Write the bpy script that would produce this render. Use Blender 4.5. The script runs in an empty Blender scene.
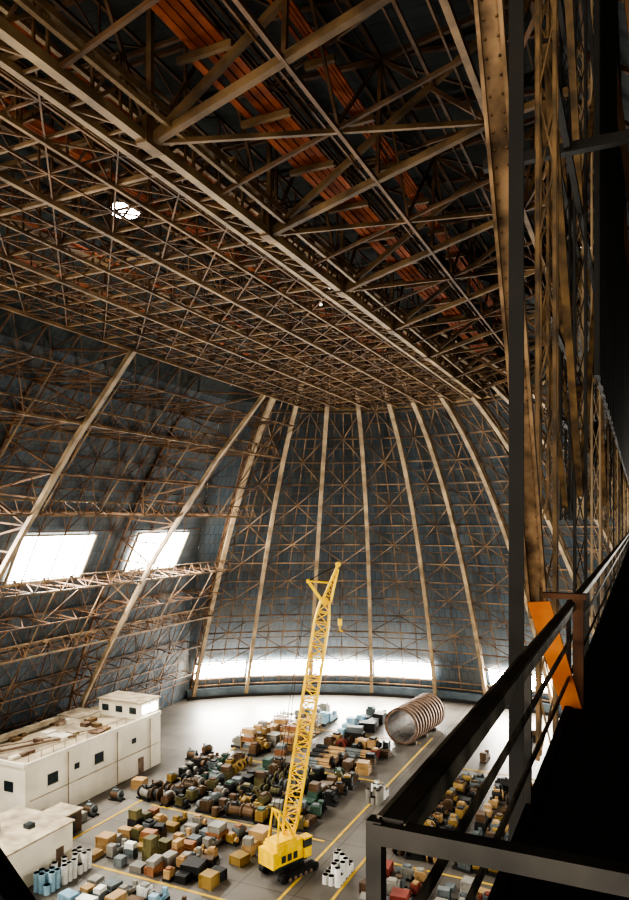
import bpy, math, random
from mathutils import Vector, Matrix
R = random.Random(11)
S = bpy.context.scene
V = Vector
H = 36.0; AX = -32.0; YC = 68.0
def yc(z): return YC+.115*z

# ---------------------------------------------------------------- materials
def lin(h):
    h = h.lstrip('#'); o = []
    for i in (0, 2, 4):
        c = int(h[i:i+2], 16) / 255
        o.append(c/12.92 if c <= .04045 else ((c+.055)/1.055)**2.4)
    return (*o, 1)

def mat(name, c1, c2=None, scale=1.0, rough=.7, metal=0.0, bump=0.0, detail=6):
    m = bpy.data.materials.new(name); m.use_nodes = True
    nt = m.node_tree; b = nt.nodes['Principled BSDF']
    b.inputs['Roughness'].default_value = rough
    b.inputs['Metallic'].default_value = metal
    c2 = c2 or c1
    tc = nt.nodes.new('ShaderNodeTexCoord')
    n = nt.nodes.new('ShaderNodeTexNoise'); n.inputs['Scale'].default_value = scale
    n.inputs['Detail'].default_value = detail
    r = nt.nodes.new('ShaderNodeValToRGB')
    r.color_ramp.elements[0].position = .35; r.color_ramp.elements[1].position = .65
    r.color_ramp.elements[0].color = lin(c1); r.color_ramp.elements[1].color = lin(c2)
    nt.links.new(tc.outputs['Object'], n.inputs['Vector'])
    nt.links.new(n.outputs['Fac'], r.inputs['Fac'])
    nt.links.new(r.outputs['Color'], b.inputs['Base Color'])
    if bump:
        bp = nt.nodes.new('ShaderNodeBump'); bp.inputs['Strength'].default_value = bump
        nt.links.new(n.outputs['Fac'], bp.inputs['Height'])
        nt.links.new(bp.outputs['Normal'], b.inputs['Normal'])
    return m

def emis(name, col, st):
    m = bpy.data.materials.new(name); m.use_nodes = True
    nt = m.node_tree; b = nt.nodes['Principled BSDF']
    b.inputs['Base Color'].default_value = lin(col)
    b.inputs['Emission Color'].default_value = lin(col)
    b.inputs['Emission Strength'].default_value = st
    return m

def skinmat(name, c1, c2, mort, rust):
    m = bpy.data.materials.new(name); m.use_nodes = True
    nt = m.node_tree; b = nt.nodes['Principled BSDF']; b.inputs['Roughness'].default_value = .75
    uv = nt.nodes.new('ShaderNodeUVMap')
    br = nt.nodes.new('ShaderNodeTexBrick')
    br.inputs['Scale'].default_value = 1.0
    br.inputs['Brick Width'].default_value = .9
    br.inputs['Row Height'].default_value = 2.2
    br.inputs['Mortar Size'].default_value = .045
    br.inputs['Color1'].default_value = lin(c1); br.inputs['Color2'].default_value = lin(c2)
    br.inputs['Mortar'].default_value = lin(mort)
    br.offset = .5
    n = nt.nodes.new('ShaderNodeTexNoise'); n.inputs['Scale'].default_value = .18; n.inputs['Detail'].default_value = 8
    r = nt.nodes.new('ShaderNodeValToRGB'); r.color_ramp.elements[0].position = .42; r.color_ramp.elements[1].position = .68
    mx = nt.nodes.new('ShaderNodeMixRGB'); mx.inputs['Color2'].default_value = lin(rust)
    mul = nt.nodes.new('ShaderNodeMath'); mul.operation = 'MULTIPLY'; mul.inputs[1].default_value = .5
    nt.links.new(uv.outputs['UV'], br.inputs['Vector']); nt.links.new(uv.outputs['UV'], n.inputs['Vector'])
    nt.links.new(n.outputs['Fac'], r.inputs['Fac']); nt.links.new(r.outputs['Color'], mul.inputs[0])
    nt.links.new(mul.outputs[0], mx.inputs['Fac']); nt.links.new(br.outputs['Color'], mx.inputs['Color1'])
    nt.links.new(mx.outputs['Color'], b.inputs['Base Color'])
    return m

M_rib = mat('weathered_tan_steel', '#76644d', '#a48f70', .5, .6)
M_tan = mat('weathered_edge_steel', '#66523a', '#97805c', .5, .6)
M_brown = mat('rusty_brown_steel', '#412d1d', '#735539', .5, .7)
M_girt = mat('girt_steel', '#453527', '#83694f', .4, .7)
M_mid = mat('aged_steel', '#4f3c27', '#846a49', .5, .65)
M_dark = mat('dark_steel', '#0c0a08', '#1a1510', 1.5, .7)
M_near = mat('worn_column_steel', '#3a2c1c', '#7a603e', 2.5, .65, bump=.1)
M_rail = mat('worn_rail_steel', '#2b2824', '#8a8578', 5, .45, .3)
M_railk = mat('dark_rail_steel', '#161412', '#3a3732', 5, .6)
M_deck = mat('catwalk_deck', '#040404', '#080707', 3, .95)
M_board = mat('orange_boards', '#7c3a1a', '#aa5a2c', .9, .8)
M_boardn = mat('orange_wood', '#b0601f', '#cf7e34', 4, .7)
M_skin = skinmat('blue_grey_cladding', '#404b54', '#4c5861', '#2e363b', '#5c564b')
M_skind = skinmat('shade_toned_cladding', '#212c2e', '#2c3839', '#101516', '#332c25')  # same cladding, with the gloom of roof and right side put into its colour
M_glass = emis('daylit_glazing', '#fffcf2', 34.0)
M_mull = mat('window_muntin', '#8d8470', '#a59b84', 1, .6)
M_white = mat('white_painted_block', '#d3cdbc', '#e6e0cf', .35, .7)
M_roofg = mat('building_roof', '#857a69', '#b8ab93', .6, .9)
M_wdark = mat('dark_window', '#1d262a', '#2b373c', 1, .3)
M_yel = mat('crane_yellow', '#e0b400', '#f7d21c', .8, .5)
M_black = mat('black_rubber', '#0c0c0c', '#1c1a18', 1, .8)
M_rust = mat('rusty_plate', '#5b483b', '#867060', .9, .8)
M_line = mat('yellow_floor_paint', '#b8962a', '#cbac48', 1, .8)
ITEM = [mat('crate_pine', '#94764c', '#b09268', .5), mat('crate_grey', '#75736c', '#918e86', .5),
        mat('crate_orange', '#7d4f31', '#946848', .5), mat('machine_green', '#2a453a', '#415d4f', .5),
        mat('machine_black', '#101111', '#232322', .5), mat('machine_brown', '#43321f', '#604932', .5),
        mat('wrap_white', '#cfcfc9', '#e6e6e0', .5), mat('drum_blue', '#6a90a6', '#9dbcc9', .5),
        mat('machine_grey', '#50585a', '#6d7576', .5), mat('tarp_olive', '#4d4a2e', '#67603c', .5),
        mat('rust_red', '#6a2d22', '#843f33', .5), mat('brass_tan', '#77602e', '#94793f', .5)]

# ---------------------------------------------------------------- mesh builder
class MB:
    def __init__(s, k=1.0): s.v = []; s.f = []; s.m = []; s.k = k
    def hexa(s, pts, m=0):
        o = len(s.v); s.v += [tuple(p) for p in pts]
        for f in ((0,3,2,1),(4,5,6,7),(0,1,5,4),(1,2,6,5),(2,3,7,6),(3,0,4,7)):
            s.f.append(tuple(o+i for i in f)); s.m.append(m)
    def bar(s, p, q, w, h=None, m=0, up=None):
        p = V(p); q = V(q); h = h or w; d = q-p
        if d.length < 1e-6: return
        d.normalize(); u = V(up) if up else V((0,0,1))
        if abs(d.dot(u)) > .98: u = V((0,1,0)) if abs(d.y) < .9 else V((1,0,0))
        a = d.cross(u).normalized(); b = a.cross(d).normalized()
        a *= w/2*s.k; b *= h/2*s.k
        s.hexa([p-a-b, p+a-b, p+a+b, p-a+b, q-a-b, q+a-b, q+a+b, q-a+b], m)
    def poly(s, pts, w, h=None, m=0):
        for i in range(len(pts)-1): s.bar(pts[i], pts[i+1], w, h, m)
    def box(s, c, sz, rot=0, m=0):
        cx, cy, cz = c; x, y, z = (k/2 for k in sz); ca, sa = math.cos(rot), math.sin(rot)
        def t(a, b, e): return (cx+a*ca-b*sa, cy+a*sa+b*ca, cz+e)
        s.hexa([t(-x,-y,-z), t(x,-y,-z), t(x,y,-z), t(-x,y,-z), t(-x,-y,z), t(x,-y,z), t(x,y,z), t(-x,y,z)], m)
    def cyl(s, p, q, r, n=12, m=0, r2=None, caps=True):
        p = V(p); q = V(q); r2 = r if r2 is None else r2; d = (q-p).normalized()
        u = V((0,0,1)) if abs(d.z) < .95 else V((1,0,0))
        a = d.cross(u).normalized(); b = a.cross(d).normalized(); o = len(s.v)
        for k in range(n):
            t = 2*math.pi*k/n; e = a*math.cos(t)+b*math.sin(t)
            s.v.append(tuple(p+e*r)); s.v.append(tuple(q+e*r2))
        for k in range(n):
            j = (k+1) % n; s.f.append((o+2*k, o+2*j, o+2*j+1, o+2*k+1)); s.m.append(m)
        if caps:
            s.f.append(tuple(o+2*k for k in range(n-1,-1,-1))); s.m.append(m)
            s.f.append(tuple(o+2*k+1 for k in range(n))); s.m.append(m)
    def lattice(s, A0, A1, B0, B1, n, wc, ww, mc=0, mw=0, x=False, chA=True, chB=True):
        A0, A1, B0, B1 = map(V, (A0, A1, B0, B1))
        if chA: s.bar(A0, A1, wc, m=mc)
        if chB: s.bar(B0, B1, wc, m=mc)
        for i in range(n+1):
            t = i/n; a = A0.lerp(A1, t); b = B0.lerp(B1, t); s.bar(a, b, ww, m=mw)
            if i < n:
                t2 = (i+1)/n; a2 = A0.lerp(A1, t2); b2 = B0.lerp(B1, t2)
                if x or i % 2 == 0: s.bar(a, b2, ww, m=mw)
                if x or i % 2 == 1: s.bar(b, a2, ww, m=mw)
    def build(s, name, mats, parent=None):
        me = bpy.data.meshes.new(name); me.from_pydata(s.v, [], s.f)
        for x in mats: me.materials.append(x)
        me.polygons.foreach_set('material_index', s.m); me.update()
        ob = bpy.data.objects.new(name, me); S.collection.objects.link(ob)
        if parent: ob.parent = parent
        return ob

def lerp_tab(tab, z):      # tab [(rel,z)] z decreasing
    for (r0, z0), (r1, z1) in zip(tab, tab[1:]):
        if z0 >= z >= z1: return r0+(r1-r0)*(z0-z)/(z0-z1)
    return tab[0][0] if z > tab[0][1] else tab[-1][0]
SL = [(0,65),(10,63),(18,60),(24,55),(29,49.5),(34,42),(40,31),(45,20),(49,9),(51,0)]
SR = [(0,65),(12,64.8),(20,64.5),(28,63.5),(35,58),(40,48),(44,36),(48,20),(51,0)]
INN = [(14,53),(22,44),(33,29.5),(41,16.5),(46,8),(49,0)]
def rdome(z): return 72.5*math.sqrt(max(0, 1-z/65.0))
def rrib(z): return 70*math.sqrt(max(0, 1-z/61.5))

# ---------------------------------------------------------------- shell
def grid_obj(name, rows, uvs, m, m2=None, zsplit=54):
    vs = []; fs = []; n = len(rows[0])
    for r in rows: vs += r
    for i in range(len(rows)-1):
        for j in range(n-1):
            a = i*n+j; fs.append((a, a+1, a+n+1, a+n))
    me = bpy.data.meshes.new(name); me.from_pydata(vs, [], fs); me.materials.append(m)
    if m2:
        me.materials.append(m2)
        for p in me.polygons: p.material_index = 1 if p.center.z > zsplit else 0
    uvl = me.uv_layers.new(name='UVMap'); fl = [u for r in uvs for u in r]
    for l in me.loops: uvl.data[l.index].uv = fl[l.vertex_index]
    me.update(); ob = bpy.data.objects.new(name, me); S.collection.objects.link(ob); return ob

def barrel(name, tab, sg, m):
    rows = []; uvs = []; zs = [65-65*i/48 for i in range(49)]; L = 0; pr = None
    for z in zs:
        s = lerp_tab(tab, z); r = rdome(z)
        ye = yc(z)+math.sqrt(max(0, r*r-s*s)) if r > s else yc(z)
        if pr: L += math.hypot(s-pr[0], z-pr[1])
        pr = (s, z)
        rows.append([(AX+sg*s, -30+(ye+30)*k/20, z) for k in range(21)])
        uvs.append([(-30+(ye+30)*k/20, L) for k in range(21)])
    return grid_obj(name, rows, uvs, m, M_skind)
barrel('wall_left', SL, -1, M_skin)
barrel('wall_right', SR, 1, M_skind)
rows = []; uvs = []  # added strip that keeps stray light out of the dome-to-barrel gap
for i in range(60):
    z = 65*(1-i/59); s = lerp_tab(SR, z); r = min(rdome(z), s)
    rows.append([(AX+r, yc(z), z), (AX+s+.05, yc(z), z)]); uvs.append([(r, z), (s, z)])
grid_obj('gap_light_seal', rows, uvs, M_skind)
rows = []; uvs = []; L = 0; pr = None
for i in range(61):
    z = 65*(1-i/60); r = rdome(z)
    a0 = -math.asin(min(1, lerp_tab(SL, z)/max(r, .01))); a1 = math.asin(min(1, lerp_tab(SR, z)/max(r, .01)))
    if pr: L += math.hypot(r-pr[0], z-pr[1])
    pr = (r, z)
    rows.append([(AX+r*math.sin(a0+(a1-a0)*k/48), yc(z)+r*math.cos(a0+(a1-a0)*k/48), z) for k in range(49)])
    uvs.append([((a0+(a1-a0)*k/48)*50, L) for k in range(49)])
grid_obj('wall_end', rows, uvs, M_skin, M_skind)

# floor
fm = bpy.data.materials.new('concrete_floor'); fm.use_nodes = True
nt = fm.node_tree; b = nt.nodes['Principled BSDF']; b.inputs['Roughness'].default_value = .5
tc = nt.nodes.new('ShaderNodeTexCoord'); n1 = nt.nodes.new('ShaderNodeTexNoise'); n1.inputs['Scale'].default_value = .09; n1.inputs['Detail'].default_value = 9
rp = nt.nodes.new('ShaderNodeValToRGB'); e = rp.color_ramp.elements
e[0].position = .3; e[0].color = lin('#49453f'); e[1].position = .7; e[1].color = lin('#77726a')
br = nt.nodes.new('ShaderNodeTexBrick'); br.offset = 0; br.inputs['Scale'].default_value = 1
br.inputs['Brick Width'].default_value = 6; br.inputs['Row Height'].default_value = 6; br.inputs['Mortar Size'].default_value = .07
br.inputs['Color1'].default_value = (1,1,1,1); br.inputs['Color2'].default_value = (.86,.86,.86,1); br.inputs['Mortar'].default_value = (.5,.5,.48,1)
mx = nt.nodes.new('ShaderNodeMixRGB'); mx.blend_type = 'MULTIPLY'; mx.inputs[0].default_value = 1
nt.links.new(tc.outputs['Object'], n1.inputs['Vector']); nt.links.new(tc.outputs['Object'], br.inputs['Vector'])
nt.links.new(n1.outputs['Fac'], rp.inputs['Fac']); nt.links.new(rp.outputs['Color'], mx.inputs[1]); nt.links.new(br.outputs['Color'], mx.inputs[2])
nt.links.new(mx.outputs[0], b.inputs['Base Color'])
mb = MB(); mb.box((AX, 55, -.25), (112, 180, .5)); mb.build('floor', [fm])
mb = MB()
for x in (-31, -26.4): mb.box((x, 78, .015), (.3, 70, .03))
for y in (56.5, 71.6, 91, 109.5): mb.box((-44, y, .015), (24, .3, .03))
for y in (70, 101): mb.box((-19, y, .015), (15, .3, .03))
mb.box((-58, 79, .015), (.3, 40, .03))
mb.build('floor_marking_lines', [M_line])

# ---------------------------------------------------------------- end doors: ribs
doorE = bpy.data.objects.new('hangar_door', None); S.collection.objects.link(doorE)
def dp(r, a, z): a = math.radians(a); return V((AX+r*math.sin(a), yc(z)+r*math.cos(a), z))
RIB = [-36.2, -25.5, -14.9, -4.2, 4.2, 14.9, 25.5, 36.2, 46.5]
mb = MB(); zs = [i*59/24 for i in range(25)]
for a in RIB:
    mb.poly([dp(rrib(z)-.2, a, z) for z in zs], .66, .45)
    mb.poly([dp(rrib(z)+1.2, a, z) for z in zs], .3, .3)
mb.build('ribs', [M_rib], doorE)
mb = MB(); zr = [2.6, 4.0, 7.4, 10.5, 14, 17.5, 21, 24.5, 28, 31.5, 35, 38.5, 42, 45.5, 49, 52.5, 56]
AA = [-45.5, -36.2, -25.5, -14.9, -4.2, 4.2, 14.9, 25.5, 36.2, 46.5]
sub = []
for a, c in zip(AA, AA[1:]): sub += [a, a+(c-a)*.25, (a+c)/2, a+(c-a)*.75] if c-a > 9 else [a, (a+c)/2]
sub.append(AA[-1])
for z in zr:
    mb.poly([dp(rrib(z)+.6, a, z) for a in sub], .26, .22, 0)
for z in [ (p_+q_)/2+.4 for p_, q_ in zip(zr[3:], zr[4:])]:
    mb.poly([dp(rrib(z)+1.3, a, z) for a in sub], .12, .12, 0)
for a in sub:
    mb.poly([dp(rrib(z)+1.0, a, z) for z in zs], .18, .18, 0)
for i in range(2, len(zr)-1):
    for j in range(len(AA)-1):
        z0, z1 = zr[i], zr[i+1]; a, c = AA[j], AA[j+1]; mid = (a+c)/2
        if (i+j) % 2: mb.bar(dp(rrib(z0)+.7, a, z0), dp(rrib(z1)+.7, mid, z1), .16); mb.bar(dp(rrib(z0)+.7, c, z0), dp(rrib(z1)+.7, mid, z1), .16)
        else: mb.bar(dp(rrib(z1)+.7, a, z1), dp(rrib(z0)+.7, mid, z0), .16); mb.bar(dp(rrib(z1)+.7, c, z1), dp(rrib(z0)+.7, mid, z0), .16)
mb.build('girts', [M_girt], doorE)
# window band
wn = 0
band = [(-45.3,-36.8),(-35.7,-26),(-25,-15.4),(-14.4,-4.7),(4.8,14.4),(15.4,25)]
for a, c in band:
    wn += 1; mb = MB(); n = 8; zb, zt_ = 4.0, 7.5
    for k in range(n):
        t0 = a+(c-a)*k/n; t1 = a+(c-a)*(k+1)/n
        q = [dp(rdome(zb)-.75, t0, zb), dp(rdome(zb)-.75, t1, zb), dp(rdome(zt_)-.75, t1, zt_), dp(rdome(zt_)-.75, t0, zt_)]
        o = len(mb.v); mb.v += [tuple(x) for x in q]; mb.f.append((o, o+1, o+2, o+3)); mb.m.append(0)
    for z in (zb, zt_): mb.poly([dp(rdome(z)-.7, a+(c-a)*k/n, z) for k in range(n+1)], .18, .18, 1)
    for k in range(0, n+1, 2):
        t = a+(c-a)*k/n; mb.bar(dp(rdome(zb)-.8, t, zb), dp(rdome(zt_)-.8, t, zt_), .03, m=1)
    mb.build('window_%d' % wn, [M_glass, M_mull])
# door base sill
mb = MB(); aa = [-46+92*k/40 for k in range(41)]
mb.poly([dp(70.3, a, .9) for a in aa], .8, 1.8, 0)
mb.poly([dp(69.2, a, .25) for a in aa], .5, .5, 1)
mb.build('sill', [mat('door_base_grey', '#3f4a52', '#586369', .3), M_dark], doorE)

# ---------------------------------------------------------------- arches (left half)
def innz(z): return lerp_tab(INN, z)
def arch_pts(Y, n=18):
    I = []; O = []
    for i in range(n+1):
        z = 53*(1-i/n); I.append(V((AX-innz(z), Y, z))); s = lerp_tab(SL, z)-.9
        O.append(V((AX-max(s, innz(z)+1.0), Y, z+1.2*(1-i/n))))
    return I, O
for Y in (2, 29, 56, 83):
    mb = MB(); I, O = arch_pts(Y)
    mb.poly(I, .58, .48, 0); mb.poly(O, .35, .35, 1)
    for i in range(len(I)):
        mb.bar(I[i], O[i], .2, m=1)
        if i: mb.bar(*( (I[i-1], O[i]) if i % 2 else (O[i-1], I[i]) ), .2, m=1)
    mb.build('arch_truss', [M_rib, M_brown])
# groin arch
mb = MB(); I = []; O = []
for i in range(23):
    s = 17+(49.5-17)*i/22; z = 61.5*(1-(s/49.5)**2); I.append(V((AX-s, yc(z)+s, z))); O.append(V((AX-s-1.6, yc(z)+s+1.0, z+.6)))
mb.poly(I, .75, .55, 0); mb.poly(O, .3, .3, 1)
for i in range(23):
    mb.bar(I[i], O[i], .2, m=1)
    if i: mb.bar(I[i-1], O[i], .2, m=1)
mb.build('arch_truss', [M_rib, M_brown])

# left wall longitudinals
mb = MB(.76)
def yend(rel, z):
    r = rrib(z); return yc(z)+math.sqrt(max(0, r*r-rel*rel)) if r > rel else yc(z)+10
levels = [50.5, 46, 41, 36.5, 27, 22.5, 18, 12, 6]
for z in levels:
    ri = innz(z)+.3; ro = lerp_tab(SL, z)-.8; ye = yend(ri+2, z)
    n = int((ye+10)/4.5)
    A0 = (AX-ri, -10, z); A1 = (AX-ri, ye, z); B0 = (AX-ro, -10, z+.6); B1 = (AX-ro, ye, z+.6)
    main = z in (46, 36.5, 27, 18)
    mb.lattice(A0, A1, B0, B1, n, .3 if main else .22, .16, 0 if main else 1, 1)
    if main:   # vertical lattice girder on inner line
        mb.lattice(A0, A1, (AX-ri-.7, -10, z+1.7), (AX-ri-.7, ye, z+1.7), n*2, .24, .11, 0, 1)
# skin side ribs and X bracing
zl = [56, 52, 48, 44, 40, 34.5, 27.5, 23, 18, 13, 8.5, 4, 0]
Ys = [-10+4.5*k for k in range(28)]
def sk(Y, z): return V((AX-lerp_tab(SL, z)+.5, Y, z))
for Y in Ys:
    prev = None
    for z in zl:
        if Y < yend(lerp_tab(SL, z), z)+1:
            p = sk(Y, z)
            if prev: mb.bar(prev, p, .2, m=1)
            prev = p
        else: prev = None
for i, z in enumerate(zl[:-1]):
    z2 = zl[i+1]; ye = yend(lerp_tab(SL, z2), z2)
    mb.bar(sk(-10, z), sk(ye, z), .22, m=1)
    for k in range(len(Ys)-1):
        if Ys[k+1] < ye and z != 34.5:
            mb.bar(sk(Ys[k], z), sk(Ys[k+1], z2), .12, m=1)
            mb.bar(sk(Ys[k+1], z), sk(Ys[k], z2), .12, m=1)
# inner-plane diagonals
for i in range(len(levels)-1):
    z, z2 = levels[i], levels[i+1]; Y = -10; k = 0
    while Y+4.5 < yend(innz(z2)+2, z2):
        p0 = V((AX-innz(z)-.6, Y+(4.5 if k % 2 else 0), z)); p1 = V((AX-innz(z2)-.6, Y+(0 if k % 2 else 4.5), z2))
        if z != 36.5: mb.bar(p0, p1, .13, m=1)
        if k % 2 and z != 36.5: mb.bar((AX-innz(z)-.5, Y, z), (AX-innz(z2)-.5, Y, z2), .18, m=0)
        Y += 4.5; k += 1
mb.build('wall_bracing', [M_mid, M_brown])

# left windows
for y0 in (-27, -4.5, 18, 40.8, 64, 86.5):
    wn += 1; mb = MB(); y1 = y0+13.2
    def wp(y, t): z = 27.8+(34.0-27.8)*t; return V((AX-lerp_tab(SL, z)+.25, y, z))
    o = len(mb.v); mb.v += [tuple(wp(y0,0)), tuple(wp(y1,0)), tuple(wp(y1,1)), tuple(wp(y0,1))]; mb.f.append((o,o+1,o+2,o+3)); mb.m.append(0)
    for k in range(9): y = y0+(y1-y0)*k/8; mb.bar(wp(y,0)+V((.15,0,0)), wp(y,1)+V((.15,0,0)), .08 if k % 8 else .3, m=1)
    for k in range(5): mb.bar(wp(y0,k/4)+V((.15,0,0)), wp(y1,k/4)+V((.15,0,0)), .08 if k % 4 else .3, m=1)
    mb.build('window_%d' % wn, [M_glass, M_mull])

# ---------------------------------------------------------------- ceiling truss grid
mb = MB(.68); zc = 53
YQ = yc(53)
def ce(x):
    rel = abs(x-AX); return YQ+math.sqrt(max(0, 26.5**2-rel*rel))
xs = [-46, -41.6, -37.3, -33, -28.6, -24.3]
for i, x in enumerate(xs):
    ye = ce(x); n = int((ye+2)/2.9)
    mb.lattice((x,-2,zc), (x,ye,zc), (x,-2,zc+2.6), (x,ye,zc+2.6), n, .28 if i % 2 else .42, .15, 0, 1)
for x in [a+2.15 for a in xs]:
    mb.bar((x,-2,zc+.1), (x,ce(x),zc+.1), .18, m=1)
Y = 0; k = 0
while Y < 99:
    xl = -46; xr = -20
    if Y > YQ:
        w = math.sqrt(max(1, 26.5**2-(Y-YQ)**2)); xl = max(-46, AX-w); xr = min(-20, AX+w)
    mb.lattice((xl,Y,zc+.2), (xr,Y,zc+.2), (xl,Y,zc+2.8), (xr,Y,zc+2.8), 9, .34 if k % 2 == 0 else .22, .15, 0, 1)
    mb.bar((xl,Y+2.35,zc+.15), (xr,Y+2.35,zc+.15), .16, m=1)
    if k % 2 == 0: mb.lattice((xl,Y,zc+2.8), (xr,Y,zc+2.8), (xl,Y,zc+6.5), (xr,Y,zc+6.5), 6, .28, .2, 1, 1)
    if Y < 92:
        for i in range(len(xs)):
            x0 = xs[i]; x1 = xs[i+1] if i < len(xs)-1 else -20
            mb.bar((x0,Y,zc+.1), (x1,Y+4.7,zc+.1), .12, m=1)
            mb.bar((x1,Y,zc+.06), (x0,Y+4.7,zc+.06), .12, m=1)
    Y += 4.7; k += 1
for x in (-44, -39.5, -31, -24):
    mb.lattice((x,-2,zc+6.5), (x,84,zc+6.5), (x,-2,zc+8.3), (x,84,zc+8.3), 24, .25, .14, 1, 1)
mb.build('ceiling_truss_grid', [M_mid, M_brown])

mb = MB(.8)
pts = [V((AX+27*math.sin(math.radians(a)), YQ+27*math.cos(math.radians(a)), zc)) for a in range(-34, 60, 6)]
mb.poly(pts, .4, .4); mb.poly([p+V((0,0,2.6)) for p in pts], .3, .3)
for i in range(len(pts)-1): mb.bar(pts[i], pts[i+1]+V((0,0,2.6)), .15)
mb.build('ceiling_ring_beam', [M_tan])

# edge box girder
mb = MB(.72)
for x, z, w in ((-20, 53, .6), (-21.4, 53, .42), (-20, 55, .45), (-21.4, 55, .3), (-22.6, 53.6, .22), (-18.8, 53.4, .3), (-19.4, 53.9, .2)):
    mb.bar((x,-4,z), (x,104,z), w, m=0)
n = 46
for k in range(n):
    y0 = -4+108*k/n; y1 = -4+108*(k+1)/n
    mb.bar((-20,y0,53), (-20,y1,55), .2, m=1); mb.bar((-20,y0,53), (-20,y0,55), .16, m=1)
    mb.bar((-21.4,y0,53), (-20,y1,53), .16, m=1); mb.bar((-21.4,y0,53), (-20,y0,53), .16, m=1)
mb.build('edge_box_girder', [M_tan, M_mid])

# orange plank walkways above ceiling
mb = MB()
def planks(x0, x1, z, y0, y1):
    w = (x1-x0)/5
    y = y0
    while y < y1:
        L = min(5.5, y1-y)
        for i in range(5):
            if R.random() < .9: mb.box((x0+w*(i+.5), y+L/2, z+R.uniform(-.03,.03)), (w*.82, L*.97, .12))
        mb.box(((x0+x1)/2, y, z-.25), (x1-x0+.6, .25, .3), m=1)
        y += 5.5
planks(-18.2, -16.0, 56.5, -2, 95)
planks(-14.6, -13.6, 58.5, -2, 90)
planks(-24.0, -22.6, 56.2, -2, 84)
planks(-29.0, -27.4, 56.2, -2, 80)
planks(-39, -37.4, 56.2, -2, 80)
planks(-44.5, -42.9, 56.2, -2, 75)
mb.build('plank_walkway', [M_board, M_mid])

# ---------------------------------------------------------------- right hand roof trusses
J = [3, 14.3, 25.5, 36.7, 48, 59.5, 71, 82.3, 93]
mb = MB(.73)
for i, Y in enumerate(J):
    a = V((-20,Y,53)); b_ = V((-7,Y,56.6)); c = V((-5,Y,62.6)); d = V((-13,Y,61.5)); e_ = V((-20,Y,61.8)); g = V((-1.5,Y,57.5)); h = V((-13.2,Y,55.1))
    mb.bar(a, b_, .5, .5, 0); mb.bar(a, c, .42, .42, 0); mb.bar(a, e_, .35, m=0); mb.bar(h, d, .3, m=1)
    mb.bar(b_, d, .3, m=1); mb.bar(b_, c, .35, m=0); mb.bar(e_, d, .35, m=1); mb.bar(d, c, .35, m=1); mb.bar(b_, g, .45, m=0); mb.bar(g, c, .3, m=1)
    mb.bar(g, (0.5,Y,40), .3, m=1)
    if i < len(J)-1:
        Y2 = J[i+1]; D = V((0,Y2-Y,0)); hD = D/2
        mb.bar(a, b_+D, .3, m=0); mb.bar(b_, e_+D, .22, m=1); mb.bar(h+hD, d+D, .2, m=1); mb.bar(h+hD, d, .2, m=1)
        mb.bar(b_, c+hD, .2, m=1); mb.bar(c+hD, b_+D, .2, m=1); mb.bar(a, e_+hD, .22, m=1); mb.bar(e_+hD, a+D, .22, m=1)
        mb.bar(e_, d+D, .2, m=1); mb.bar(d, c+D, .2, m=1); mb.bar(a+hD, b_+hD, .25, m=1); mb.bar(g, b_+D, .22, m=1)
    mb.box((-20.0, Y, 53.3), (.6, 1.3, 1.2), m=0)
for x, z, w in ((-7,56.6,.45), (-5,62.6,.35), (-13,61.5,.35), (-20,61.8,.35), (-13.2,54.8,.28), (-1.5,57.5,.4), (-10,59.3,.25), (-16.5,58.2,.25)):
    mb.bar((x,-4,z), (x,98,z), w, m=0 if w > .38 else 1)
    mb.bar((x-.8,-4,z+.5), (x-.8,98,z+.5), .15, m=1)
mb.build('roof_truss', [M_mid, M_brown])
mb = MB(.8); Y = -10
while Y < 96:      # rafters just under the roof cladding
    pts = [V((AX+s, Y, lerp_z)) for s, lerp_z in [(-12,62.3),(0,64.4),(12,64.4),(20,63.9),(27,62.9),(34,57.8),(39,48),(43,36),(47,20),(50,0)]]
    if Y > 68: pts = [p for p in pts if (p.x-AX)**2+(Y-YC)**2 < rrib(min(p.z, 61))**2+200]
    if len(pts) > 1: mb.poly(pts, .3, .3)
    Y += 5.6
for s, z in ((16,64.2),(24,63.3),(31,60),(36.5,53.5),(41,42),(45,28)):
    mb.bar((AX+s,-10,z-.3), (AX+s,90,z-.3), .25)
mb.build('roof_rafters', [M_brown])

# ---------------------------------------------------------------- catwalk and near frames
cat = bpy.data.objects.new('catwalk', None); S.collection.objects.link(cat)
mb = MB()
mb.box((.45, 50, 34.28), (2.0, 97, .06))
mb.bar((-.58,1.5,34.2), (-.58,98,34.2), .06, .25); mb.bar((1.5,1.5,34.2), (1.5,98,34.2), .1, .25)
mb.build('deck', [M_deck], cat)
mb = MB(); zt = 35.25
def angle(p, q, w=.062):
    mb.bar(p, q, w, .014, 1); mb.bar(V(p)+V((w/2,0,-w/2)), V(q)+V((w/2,0,-w/2)), .012, w, 0)
    mb.bar(V(p)+V((-w/2,0,-.004)), V(q)+V((-w/2,0,-.004)), .014, .026, 0)
angle((-.56,1.66,zt), (-.56,98,zt))
for z in (zt-.36, zt-.68): mb.bar((-.58,1.66,z), (-.58,98,z), .012, .05, 0)
mb.bar((-.6,1.66,zt-.03), (1.5,1.66,zt-.03), .05, .05, 1); mb.bar((-.6,1.66,zt-.45), (1.5,1.66,zt-.45), .02, .05, 1)
y = 1.66
while y < 90: mb.box((-.6, y, zt-.5), (.04, .04, 1.0), m=1); y += 2.64
mb.build('handrail', [M_rail, M_railk], cat)
mb = MB()
mb.box((-.5, 6.75, 34.75), (.09, .08, 1.15), m=1)
mb.box((-.62, 6.73, 35.31), (.38, .1, .05), m=1)
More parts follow.
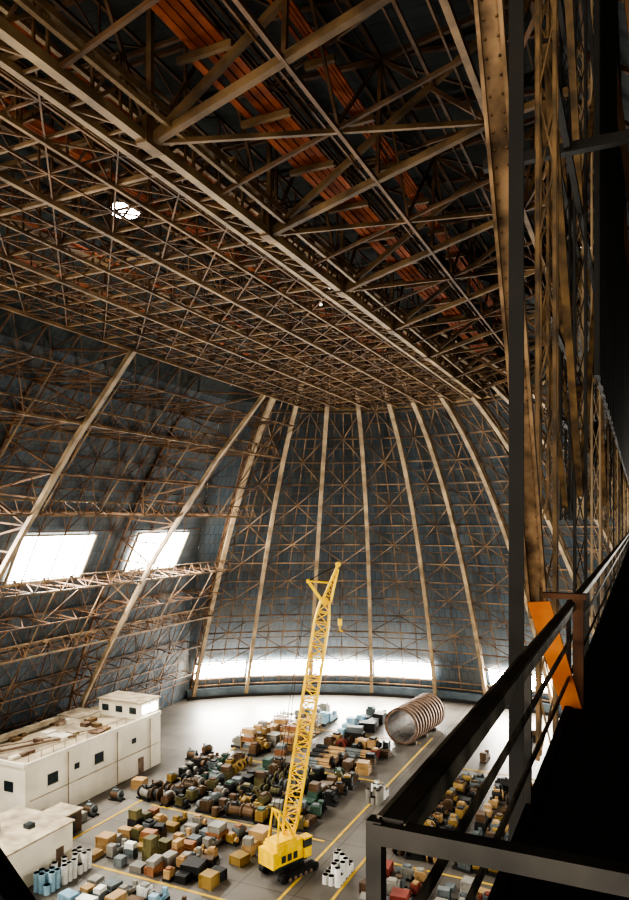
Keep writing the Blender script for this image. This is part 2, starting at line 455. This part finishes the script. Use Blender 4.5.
mb.hexa([V(p) for p in ((-.94,6.68,35.24),(-.74,6.68,35.26),(-.44,6.68,34.22),(-.58,6.68,34.12),(-.94,6.72,35.24),(-.74,6.72,35.26),(-.44,6.72,34.22),(-.58,6.72,34.12))], 0)
mb.build('wood_brace', [M_boardn, mat('brown_post', '#4a3020', '#6f4c34', 3, .8)], cat)

def latcol(mb, p, q, w, n, m=0, yaw=0):
    p = V(p); q = V(q); d = (q-p).normalized(); u = V((1,0,0)); b_ = d.cross(u).normalized(); a = b_.cross(d).normalized()
    c = [(a*sx+b_*sy)*w/2 for sx, sy in ((-1,-1),(1,-1),(1,1),(-1,1))]
    for k in c: mb.bar(p+k, q+k, w*.24, m=m)
    for s in range(4):
        c0, c1 = c[s], c[(s+1) % 4]
        for i in range(n):
            t0 = p.lerp(q, i/n); t1 = p.lerp(q, (i+1)/n)
            mb.bar(t0+(c0 if i % 2 else c1), t1+(c1 if i % 2 else c0), w*.1, m=m)
mb = MB()
# near hanger column, its shade put into a near-black colour
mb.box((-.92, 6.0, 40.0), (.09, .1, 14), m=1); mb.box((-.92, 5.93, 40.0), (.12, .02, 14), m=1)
# inclined built-up column
pA = V((-1.17,5.0,42.4)); pB = V((-1.17,9.4,34.8))
mb.bar(pA, pB, .17, .1, 3)
for o_ in (-.1, .1): mb.bar(pA+V((o_,-.06,-.04)), pB+V((o_,-.06,-.04)), .035, .1, 3)
for k in range(60):
    p_ = pA.lerp(pB, k/60)+V((0,-.055,-.035))
    for o_ in (-.055, .055): mb.box(tuple(p_+V((o_,0,0))), (.016, .016, .016), 0, 0)
for X, off, step, w in ((-1.05, 9.2, 5.4, .2), (-2.4, 20, 6.5, .3), (-4.2, 40, 9, .45)):
    y = off; k = 0
    while y < 92:
        latcol(mb, (X,y,33 if X > -2 else 36), (X,y,57), w, 26, (0, 1, 2)[k % 3])
        if y+step < 95:
            for z0 in (36.5, 42, 47.5):
                if k % 2: mb.bar((X,y,z0), (X,y+step,z0+5.5), w*.6, w*.6, (k//2) % 2)
                else: mb.bar((X,y+step,z0), (X,y,z0+5.5), w*.6, w*.6, 0)
                mb.bar((X,y,z0+5.5), (X,y+step,z0+5.5), w*.5, m=1)
        y += step; k += 1
mb.bar((-2.4,12,42), (1.5,12,42), .16, m=1)
mb.build('catwalk_hanger_frame', [M_near, M_dark, M_rib, mat('scaled_tan_steel', '#4a3826', '#94795a', 3.2, .75, bump=.2)], None)
mb = MB()  # near-black ribbed sheet added to stand for the shade between side columns
for k in range(18):
    y0 = 14+4.6*k
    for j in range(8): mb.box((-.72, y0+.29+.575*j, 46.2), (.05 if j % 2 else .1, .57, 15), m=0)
mb.build('side_bay_shade_sheet', [M_dark])
mb = MB()
p1 = V((-3.15,1.9,36-.55)); p2 = V((-1.92,2.42,36-2.45)); dn = V((-.3,-.12,-.42))
mb.hexa([p1+dn*1.9, p2+dn*1.9, p2+dn*1.9+V((0,.08,0)), p1+dn*1.9+V((0,.08,0)), p1, p2, p2+V((0,.08,0)), p1+V((0,.08,0))], 0)
mb.bar(p1, p2, .16, .03, 0)
mb.build('gusset_plate_girder', [M_deck])

# ---------------------------------------------------------------- white building
mb = MB()
x0, x1, y0, y1, h = -76, -64.4, 59.3, 84.5, 7.3
mb.box(((x0+x1)/2, (y0+y1)/2, h/2), (x1-x0, y1-y0, h), m=0)
mb.box(((x0+x1)/2, (y0+y1)/2, h+.06), (x1-x0-.8, y1-y0-.8, .14), m=1)
for a, c in (((x0,y0),(x1,y0)),((x1,y0),(x1,y1)),((x1,y1),(x0,y1))): mb.bar((*a,h+.2), (*c,h+.2), .3, .5, 0)
mb.box((-68.4, 82.3, h+1.2), (7.6, 4.2, 2.4), m=0); mb.box((-68.4, 82.3, h+2.5), (8, 4.6, .2), m=1)
for y in (81.3, 83.2): mb.box((-64.55, y, h+1.4), (.1, 1.3, 1.0), m=3)
for x in (-71, -68.5, -66): mb.box((x, 80.17, h+1.3), (1.2, .08, .9), m=2)
mb.box((-73, 77, h+.5), (4, 4, .9), m=0); mb.box((-73, 77, h+.98), (4.3, 4.3, .12), m=1)
for y in (63.5, 71.5): mb.box((x1+.02, y, 4.8), (.12, 1.6, 1.3), m=2); mb.box((x1+.08, y, 4.05), (.2, 1.9, .12), m=0)
for y in (67.5, 78.5): mb.box((x1+.02, y, 5.0), (.12, .8, .7), m=2)
for x in (-67, -71): mb.box((x, y0-.03, 4.8), (1.4, .1, 1.2), m=2)
mb.bar((x1+.05, 60, 3.2), (x1+.05, 84, 3.2), .1, .12, 1)
for y in (66, 75, 82): mb.bar((x1+.1, y, .1), (x1+.1, y, h), .1, m=1)
mb.box((x1+.03, 80, 1.1), (.12, 1.1, 2.2), m=4)
for i in range(24): mb.box((R.uniform(-75,-66), R.uniform(60.5,78), h+.35), (R.uniform(.5,1.8), R.uniform(.5,2.0), R.uniform(.25,.7)), m=R.choice((1,1,5,0,4,4)))
mb.bar((-74,61,h+.9), (-74,74,h+.9), .7, .5, 1); mb.bar((-71,61,h+.45), (-67,70,h+.45), .25, m=4); mb.bar((-73,61,h+.5), (-66,74,h+.5), .12, m=4)
for y in [60+1.9*k for k in range(10)]: mb.bar((x1-.2,y,h+.4), (x1-.2,y,h+1.3), .05, m=5)
mb.bar((x1-.2,60,h+1.3), (x1-.2,77,h+1.3), .05, m=5)
mb.build('office_building', [M_white, M_roofg, M_wdark, M_glass, M_rust, M_mid])
mb = MB()
mb.box((-58.3, 50.5, 2.1), (8, 11.6, 4.2), m=0); mb.box((-58.3, 50.5, 4.26), (8.4, 12, .18), m=1)
mb.box((-59.5, 50, 4.7), (1.4, 2.0, .8), m=1); mb.box((-57, 53, 4.55), (.8, .8, .5), m=2)
mb.box((-54.28, 54.5, 1.1), (.1, 1.0, 2.2), m=3)
mb.build('annex_building', [M_white, M_roofg, M_wdark, M_rust])
mb = MB()
mb.box((-60.5, 61, 1.2), (3.2, 3, 2.4), m=0); mb.box((-60.5, 61, 2.45), (3.5, 3.3, .14), m=1); mb.box((-58.88, 61, 1.0), (.06, 1.0, 2.0), m=2)
for k in range(6): mb.box((-58.87, 59.7+.05, .3+.35*k), (.06, .3, .05), m=2)
mb.build('storage_shed', [ITEM[5], M_roofg, M_wdark])

# ---------------------------------------------------------------- crane
cr = bpy.data.objects.new('crawler_crane', None); S.collection.objects.link(cr)
rr = V((.907,.421,0)); ang = math.atan2(.421,.907)+.75; q_ = .78
cb0 = V((-32.6,64.0,0)); cb = V((0,0,0))
ca = V((math.cos(ang), math.sin(ang), 0)); sa = V((-math.sin(ang), math.cos(ang), 0))
mb = MB()
for s in (-1, 1):
    c = cb+sa*s*1.9
    mb.box((c.x, c.y, .62), (5.2, .9, .9), ang, 1)
    for e2 in (-1, 1): q = c+ca*e2*2.6+V((0,0,.62)); mb.cyl(q-sa*.45, q+sa*.45, .6, 14, 1)
    for k in range(13):
        t = c+ca*(-2.6+5.2*k/12); mb.box((t.x, t.y, 1.14), (.2, 1.05, .08), ang, 1)
    for k in range(5): q = c+ca*(-1.8+.9*k)+V((0,0,.35)); mb.cyl(q-sa*.5, q+sa*.5, .25, 10, 2)
mb.box((cb.x, cb.y, 1.1), (2.6, 3.2, .8), ang, 1)
o = mb.build('crawler_tracks', [M_yel, M_black, M_rust], cr); o.location = cb0; o.scale = (q_,)*3
mb = MB()
bc = cb-ca*.9
mb.box((bc.x, bc.y, 1.75), (5.4, 3.0, .35), ang, 1)
mb.box((bc.x, bc.y, 3.15), (4.6, 2.8, 2.5), ang, 0)
t = bc-ca*.5; mb.box((t.x, t.y, 4.6), (3.4, 2.4, .45), ang, 0)
t = bc-ca*2.6; mb.box((t.x, t.y, 2.9), (.8, 3.0, 2.1), ang, 0)
t = cb+ca*1.9-sa*1.1; mb.box((t.x, t.y, 3.1), (1.3, 1.1, 2.5), ang, 0); mb.box((t.x, t.y, 3.7), (1.34, 1.14, 1.0), ang, 1); mb.box((t.x, t.y, 4.4), (1.5, 1.25, .12), ang, 0)
for k in range(3): t = bc-ca*(1.2-k*1.0)-sa*1.41; mb.box((t.x, t.y, 2.7), (.7, .06, .9), ang, 1)
gt = cb-ca*2.2+V((0,0,8.6))
for s in (-1, 1):
    mb.bar(cb-ca*2.9+sa*s*1.0+V((0,0,3.8)), gt+sa*s*.7, .2, m=0); mb.bar(cb+ca*.6+sa*s*1.0+V((0,0,3.8)), gt+sa*s*.7, .2, m=0)
mb.bar(gt+sa*.8, gt-sa*.8, .25, m=0)
o = mb.build('cab_and_gantry', [M_yel, M_wdark], cr); o.location = cb0; o.scale = (q_,)*3
gt = cb0+gt*q_; cb = V((-32.6,64.6,0)); sa_c = sa
mb = MB()
b0 = cb-rr*.5+V((0,0,2.6)); b1 = cb+rr*3.45+V((0,0,27.6)); d = (b1-b0).normalized(); a = rr.copy(); a = (a-d*a.dot(d)).normalized(); c_ = d.cross(a)
W_ = .74
def sec(t): w = W_ if .1 < t < .93 else (.35+(W_-.35)*min(t/.1, 1) if t <= .1 else W_-.3*(t-.93)/.07); return [b0.lerp(b1, t)+a*sx*w+c_*sy*w for sx, sy in ((-1,-1),(1,-1),(1,1),(-1,1))]
N = 22; sc = [sec(i/N) for i in range(N+1)]
for i in range(N):
    for k in range(4):
        mb.bar(sc[i][k], sc[i+1][k], .2); j = (k+1) % 4
        mb.bar(sc[i][k], sc[i+1][j], .1) if (i+k) % 2 else mb.bar(sc[i][j], sc[i+1][k], .1)
        mb.bar(sc[i][k], sc[i][j], .1)
tip = cb+rr*4.8+V((0,0,31.4)); lp = cb+rr*1.7+V((0,0,29.7))
for s in (-.4, .4):
    mb.bar(b1+c_*s-a*.3, tip+c_*s*.4, .22); mb.bar(b1+c_*s+a*.6, tip+c_*s*.4-V((0,0,.5)), .18)
    mb.bar(b1+c_*s-a*.3, lp+c_*s*.6, .28); mb.bar(lp+c_*s*.6, b1.lerp(tip,.5)+c_*s*.5, .16)
for k in range(1, 6):
    p = (b1-a*.3).lerp(tip, k/6); q = (b1+a*.6).lerp(tip-V((0,0,.5)), k/6); mb.bar(p, q, .12); mb.bar(q, (b1-a*.3).lerp(tip, min(1,(k+1)/6)), .1)
mb.bar(lp+c_*.5, lp-c_*.5, .35)
mb.cyl(tip-c_*.2, tip+c_*.2, .28, 14); mb.cyl(b1-c_*.3, b1+c_*.3, .4, 14)
mb.build('lattice_boom', [M_yel], cr)
mb = MB()
for s in (-.4, .4):
    mb.cyl(lp+c_*s, gt+sa_c*s, .035, 5)
    mb.cyl(lp+c_*s, tip, .03, 5)
hk = tip+rr*.2-V((0,0,5.6)); mb.cyl(tip+rr*.2, hk, .035, 5)
mb.cyl(hk, hk-V((0,0,.7)), .22, 10, 1); mb.cyl(hk-V((0,0,.7)), hk-V((0,0,1.2)), .08, 8, 1); mb.bar(hk-V((0,0,1.2)), hk-V((0,0,1.3))+rr*.3, .12, m=1)
mb.build('cables_and_hook', [M_dark, M_yel], cr)

# ---------------------------------------------------------------- ribbed steel shell
mb = MB(); A = V((-34.6,107.5,2.95)); B = V((-33.2,119,2.95)); dd = (B-A).normalized(); sd = V((-dd.y, dd.x, 0)); n = 32; L = (B-A).length
def ring(t, r): return [tuple(A+dd*t+(sd*math.cos(2*math.pi*k/n)+V((0,0,1))*math.sin(2*math.pi*k/n))*r) for k in range(n)]
def band_(t0, r0, t1, r1, m):
    o = len(mb.v); mb.v += ring(t0, r0)+ring(t1, r1)
    for k in range(n): j = (k+1) % n; mb.f.append((o+k, o+j, o+n+j, o+n+k)); mb.m.append(m)
band_(0, 2.65, L, 2.65, 0); band_(0, 2.5, L, 2.5, 1); band_(0, 2.5, 0, 2.95, 0); band_(L, 2.5, L, 2.95, 0)
t = 0
while t < L:
    band_(t, 2.65, t, 2.95, 0); band_(t, 2.95, t+.3, 2.95, 2); band_(t+.3, 2.95, t+.3, 2.65, 0); t += 1.1
for t in (.3, 6): 
    for k in range(8):
        e0 = A+dd*t+(sd*math.cos(k*math.pi/4)+V((0,0,1))*math.sin(k*math.pi/4))*2.48; mb.bar(e0, e0+dd*5, .12, m=0)
for t in (1.5, 6, 10): q = A+dd*t; mb.box((q.x, q.y, .2), (4, .5, .5), math.atan2(sd.y, sd.x), 1)
mb.build('ribbed_steel_tube', [M_rust, mat('tube_inner_grey', '#4a4641', '#6b655e', .8), mat('rust_tan', '#857060', '#a08c7a', .8)])

# ---------------------------------------------------------------- stockpiles
def crate(mb, x, y, z, w, d, h, rot, m):
    mb.box((x, y, z+h/2), (w, d, h), rot, m)
    ca, sa_ = math.cos(rot), math.sin(rot)
    for sx in (-1, 1):
        for sy in (-1, 1):
            px, py = sx*w/2, sy*d/2; mb.box((x+px*ca-py*sa_, y+px*sa_+py*ca, z+h/2), (.14, .14, h+.06), rot, m)
    for zz in (.08, h*.5, h-.02): mb.box((x, y, z+zz), (w+.1, d+.1, .12), rot, m)
def engine(mb, x, y, rot, s, m, m2):
    ca, sa_ = math.cos(rot), math.sin(rot)
    P = lambda a, b, c: V((x+(a*ca-b*sa_)*s, y+(a*sa_+b*ca)*s, c*s))
    for b in (-.5, .5): mb.bar(P(-1.2,b,.1), P(1.2,b,.1), .2*s, m=4)
    mb.cyl(P(-.9,0,.85), P(.6,0,.85), .62*s, 12, m); mb.cyl(P(.6,0,.85), P(.8,0,.85), .78*s, 12, m2)
    mb.cyl(P(.8,0,.85), P(1.15,0,.85), .3*s, 10, 4); mb.box(tuple(P(-.2,0,1.5)), (1.0*s, .6*s, .35*s), rot, m2)
    mb.cyl(P(-.5,.3,1.5), P(-.5,.3,2.0), .14*s, 8, m2); mb.box(tuple(P(-.2,.0,.3)), (1.3*s, 1.0*s, .3*s), rot, 4)
def block(mb, x, y, rot, s, m, m2):     # boxy gearbox / generator
    ca, sa_ = math.cos(rot), math.sin(rot)
    P = lambda a, b, c: V((x+(a*ca-b*sa_)*s, y+(a*sa_+b*ca)*s, c*s))
    mb.box(tuple(P(0,0,.15)), (2.0*s, 1.2*s, .3*s), rot, 4); mb.box(tuple(P(-.2,0,.85)), (1.3*s, 1.0*s, 1.1*s), rot, m)
    mb.box(tuple(P(-.2,0,1.5)), (.8*s, .7*s, .25*s), rot, m2); mb.cyl(P(.45,0,.8), P(.95,0,.8), .4*s, 12, m2)
    for k in range(4): mb.box(tuple(P(-.7+.33*k,0,.9)), (.06*s, 1.12*s, 1.0*s), rot, m)
def lathe(mb, x, y, rot, s, m):
    ca, sa_ = math.cos(rot), math.sin(rot); P = lambda a, b, c: V((x+(a*ca-b*sa_)*s, y+(a*sa_+b*ca)*s, c*s))
    mb.box(tuple(P(0,0,.45)), (3.2*s, .9*s, .5*s), rot, m); mb.box(tuple(P(-1.2,0,1.15)), (.9*s, 1.0*s, 1.0*s), rot, m)
    mb.box(tuple(P(1.3,0,1.0)), (.5*s, .6*s, .7*s), rot, m); mb.cyl(P(-.75,0,1.2), P(-.4,0,1.2), .35*s, 10, 8)
    mb.box(tuple(P(-1.3,0,.1)), (.6*s, 1.1*s, .2*s), rot, 4); mb.box(tuple(P(1.3,0,.1)), (.6*s, 1.1*s, .2*s), rot, 4); mb.cyl(P(.2,-.3,1.0), P(.2,.5,1.0), .2*s, 8, 8)
def reel(mb, x, y, rot, r, m):
    ca, sa_ = math.cos(rot), math.sin(rot); a = V((ca, sa_, 0)); c = V((x, y, r))
    for e2 in (-1, 1): mb.cyl(c+a*e2*r*.55, c+a*(e2*r*.55+.1), r, 16, m)
    mb.cyl(c-a*r*.55, c+a*r*.55, r*.6, 12, 4)
def drum(mb, x, y, z, m):
    mb.cyl((x,y,z), (x,y,z+.9), .3, 10, m)
    for k in (.02, .3, .6, .88): mb.cyl((x,y,z+k-.02), (x,y,z+k+.02), .325, 10, m)
def zone(name, x0, x1, y0, y1, dx, dy, kinds, cols, aisle=4, skip=.08, smin=.8, smax=1.2, jit=.3):
    mb = MB(); i = 0; x = x0
    while x <= x1:
        i += 1
        if aisle and i % aisle == 0: x += dx*.6
        y = y0; run = 0; kk = mm = None
        while y <= y1:
            if run <= 0: kk = R.choice(kinds); mm = R.choice(cols); run = R.randint(1, 4)     # runs of like goods
            run -= 1
            if R.random() > skip:
                k = kk; m = mm if R.random() < .7 else R.choice(cols); X = x+R.uniform(-jit,jit); Y = y+R.uniform(-jit,jit); s = R.uniform(smin, smax)
                if k == 'c':
                    w, d, h = R.uniform(.9,1.9)*s, R.uniform(.9,1.9)*s, R.uniform(.5,1.6)*s; rot = R.gauss(0,.12)
                    crate(mb, X, Y, 0, w, d, h, rot, m)
                    if R.random() < .35: crate(mb, X, Y, h+.06, w*.85, d*.85, h*.7, rot+.05, R.choice(cols))
                elif k == 'e': engine(mb, X, Y, R.choice((0, math.pi/2, math.pi))+R.uniform(-.3,.3), s, m, R.choice(cols))
                elif k == 'b': block(mb, X, Y, R.choice((0, math.pi/2, math.pi))+R.uniform(-.2,.2), s, m, R.choice(cols))
                elif k == 'l': lathe(mb, X, Y, math.pi/2+R.uniform(-.1,.1), s*.8, m)
                elif k == 'r': reel(mb, X, Y, R.choice((0, math.pi/2))+R.uniform(-.2,.2), s*.8, m)
                elif k == 'd':
                    for a in range(3):
                        for b in range(3):
                            drum(mb, X-.65+.65*a, Y-.65+.65*b, 0, m)
                            if R.random() < .6: drum(mb, X-.65+.65*a, Y-.65+.65*b, .92, m)
                elif k == 'p':
                    for a in range(3):
                        for b in range(5-a): q = Y-.8+.35*b+.17*a; mb.cyl((X-1.4,q,.2+.3*a), (X+1.4,q,.2+.3*a), .16, 8, m)
                elif k == 'f':
                    for zz in (0, 1.2, 2.4):
                        mb.box((X,Y,zz+.15), (2.2,1.2,.1), 0, m)
                        if R.random() < .8: mb.box((X,Y,zz+.55), (R.uniform(1,2),1.0,.7), 0, R.choice(cols))
                    for a in (-1.1, 1.1):
                        for b in (-.6, .6): mb.bar((X+a,Y+b,0), (X+a,Y+b,3), .1, m=m)
            y += dy
        x += dx
    return mb.build(name, ITEM)
zone('surplus_engine_stockpile', -58, -34.2, 73, 89.5, 2.0, 2.0, 'eebbrlcb', [3,4,4,5,5,8,11,9,4,5,8,1], 5, .07, .75, 1.1)
zone('crate_stockpile', -53, -37.5, 57.8, 70.3, 1.8, 1.8, 'cccccbl', [0,0,2,1,1,6,8,5,8,11,0,4,9,1], 4, .1, .65, 1.05)
zone('pallet_goods_stockpile', -48.3, -36, 46, 55.0, 1.9, 1.9, 'cclcb', [6,1,7,0,8,1,6,5], 0, .1, .7, 1)
zone('blue_drum_stockpile', -52.4, -50.6, 51, 56, 2.1, 2.1, 'd', [7,7,6], 0, 0, jit=.1)
zone('timber_crate_stockpile', -57.5, -48.3, 93.5, 109, 2.1, 2.0, 'ccfpcb', [0,2,0,1,5,11,0,8], 4, .12, .9, 1.3)
zone('machine_tool_row', -56, -49.5, 112.5, 120.5, 2.9, 2.8, 'lfcb', [3,8,1,4,8,7], 0, .2, 1.0, 1.4)
zone('pipe_and_machinery_stockpile', -44.2, -35.5, 93.5, 103.5, 2.1, 2.0, 'plbcrp', [5,0,4,8,10,5,0], 0, .08, .9, 1.2)
zone('heavy_machinery_stockpile', -44.5, -39.8, 107, 122, 2.5, 2.6, 'lbcl', [3,8,5,3,7,4,8], 0, .1, 1.2, 1.8)
zone('engine_core_stockpile', -23.5, -9, 72, 97, 1.9, 1.95, 'eebblrc', [5,4,11,8,4,5,5,0], 4, .06, .75, 1.0)
zone('white_wrapped_drum_stockpile', -27.6, -27.6, 64, 68, 2.4, 2.2, 'd', [6], 0, 0, jit=.05)
zone('wrapped_pallet_stockpile', -30.6, -30.6, 84.2, 88, 2.2, 2.1, 'd', [6,6,1], 0, 0, jit=.05)
zone('red_parts_stockpile', -23.5, -12, 58, 69, 1.9, 1.9, 'ccb', [10,5,8,5,0,1], 4, .12, .7, 1)
zone('scattered_machinery', -26, -8, 106, 126, 5.0, 4.2, 'lcb', [8,5,1,4], 0, .35, .8, 1.3)
mb = MB()
for x, y, r_ in ((-60.8,66,0), (-61,71,.1), (-61.2,88,.3), (-60.5,91,1.2)):
    engine(mb, x, y, r_, .8, 5, 8)
crate(mb, -61, 75.5, 0, 1.6, 1.4, 1.2, .2, 0); crate(mb, -60.8, 64, 0, 1.3, 1.3, 1.0, .0, 1)
mb.build('loose_machinery', ITEM)

# ---------------------------------------------------------------- skylight
mb = MB(); mb.cyl((-34.8,41.3,58.9), (-34.8,41.3,59.1), 1.1, 20, 0); mb.cyl((-34.8,41.3,59.1), (-34.8,41.3,59.9), 1.25, 20, 1, .5)
mb.build('roof_skylight', [M_glass, M_mull])

def area(name, loc, tgt, sx, sy, pw, col=(1,.94,.85)):
    l = bpy.data.lights.new(name, 'AREA'); l.shape = 'RECTANGLE'; l.size = sx; l.size_y = sy; l.energy = pw; l.color = col
    o = bpy.data.objects.new(name, l); S.collection.objects.link(o); o.location = loc
    o.rotation_euler = (V(tgt)-V(loc)).to_track_quat('-Z', 'Y').to_euler(); return o
for y in (-21, 2, 24, 47, 70, 92):
    area('window_daylight', (AX-38.2, y, 31), (AX+5, y+8, 12), 11, 5, 12000)
for a, c in band:
    m_ = (a+c)/2; p = dp(rdome(5.7)-1.8, m_, 5.7); q = dp(30, m_, 6); area('door_daylight', p, q, 10, 2.5, 11000)
for y in (-25, 55, 75):
    area('window_daylight', (AX+42.5, y, 31), (AX-20, y+6, 20), 12, 5, 9000)
w = bpy.data.worlds.new('world'); S.world = w; w.use_nodes = True
bg = w.node_tree.nodes['Background']; bg.inputs[0].default_value = (1, .88, .72, 1); bg.inputs[1].default_value = 2.1

cam = bpy.data.cameras.new('camera'); co = bpy.data.objects.new('camera', cam); S.collection.objects.link(co)
cam.sensor_fit = 'VERTICAL'; cam.sensor_height = 24; cam.lens = 700/900*24; cam.shift_y = 70/900
cam.clip_start = .05; cam.clip_end = 500
co.location = (0, 0, H); co.rotation_euler = (math.pi/2, 0, math.radians(24.9)); S.camera = co
try: S.view_settings.look = 'AgX - High Contrast'
except Exception: pass
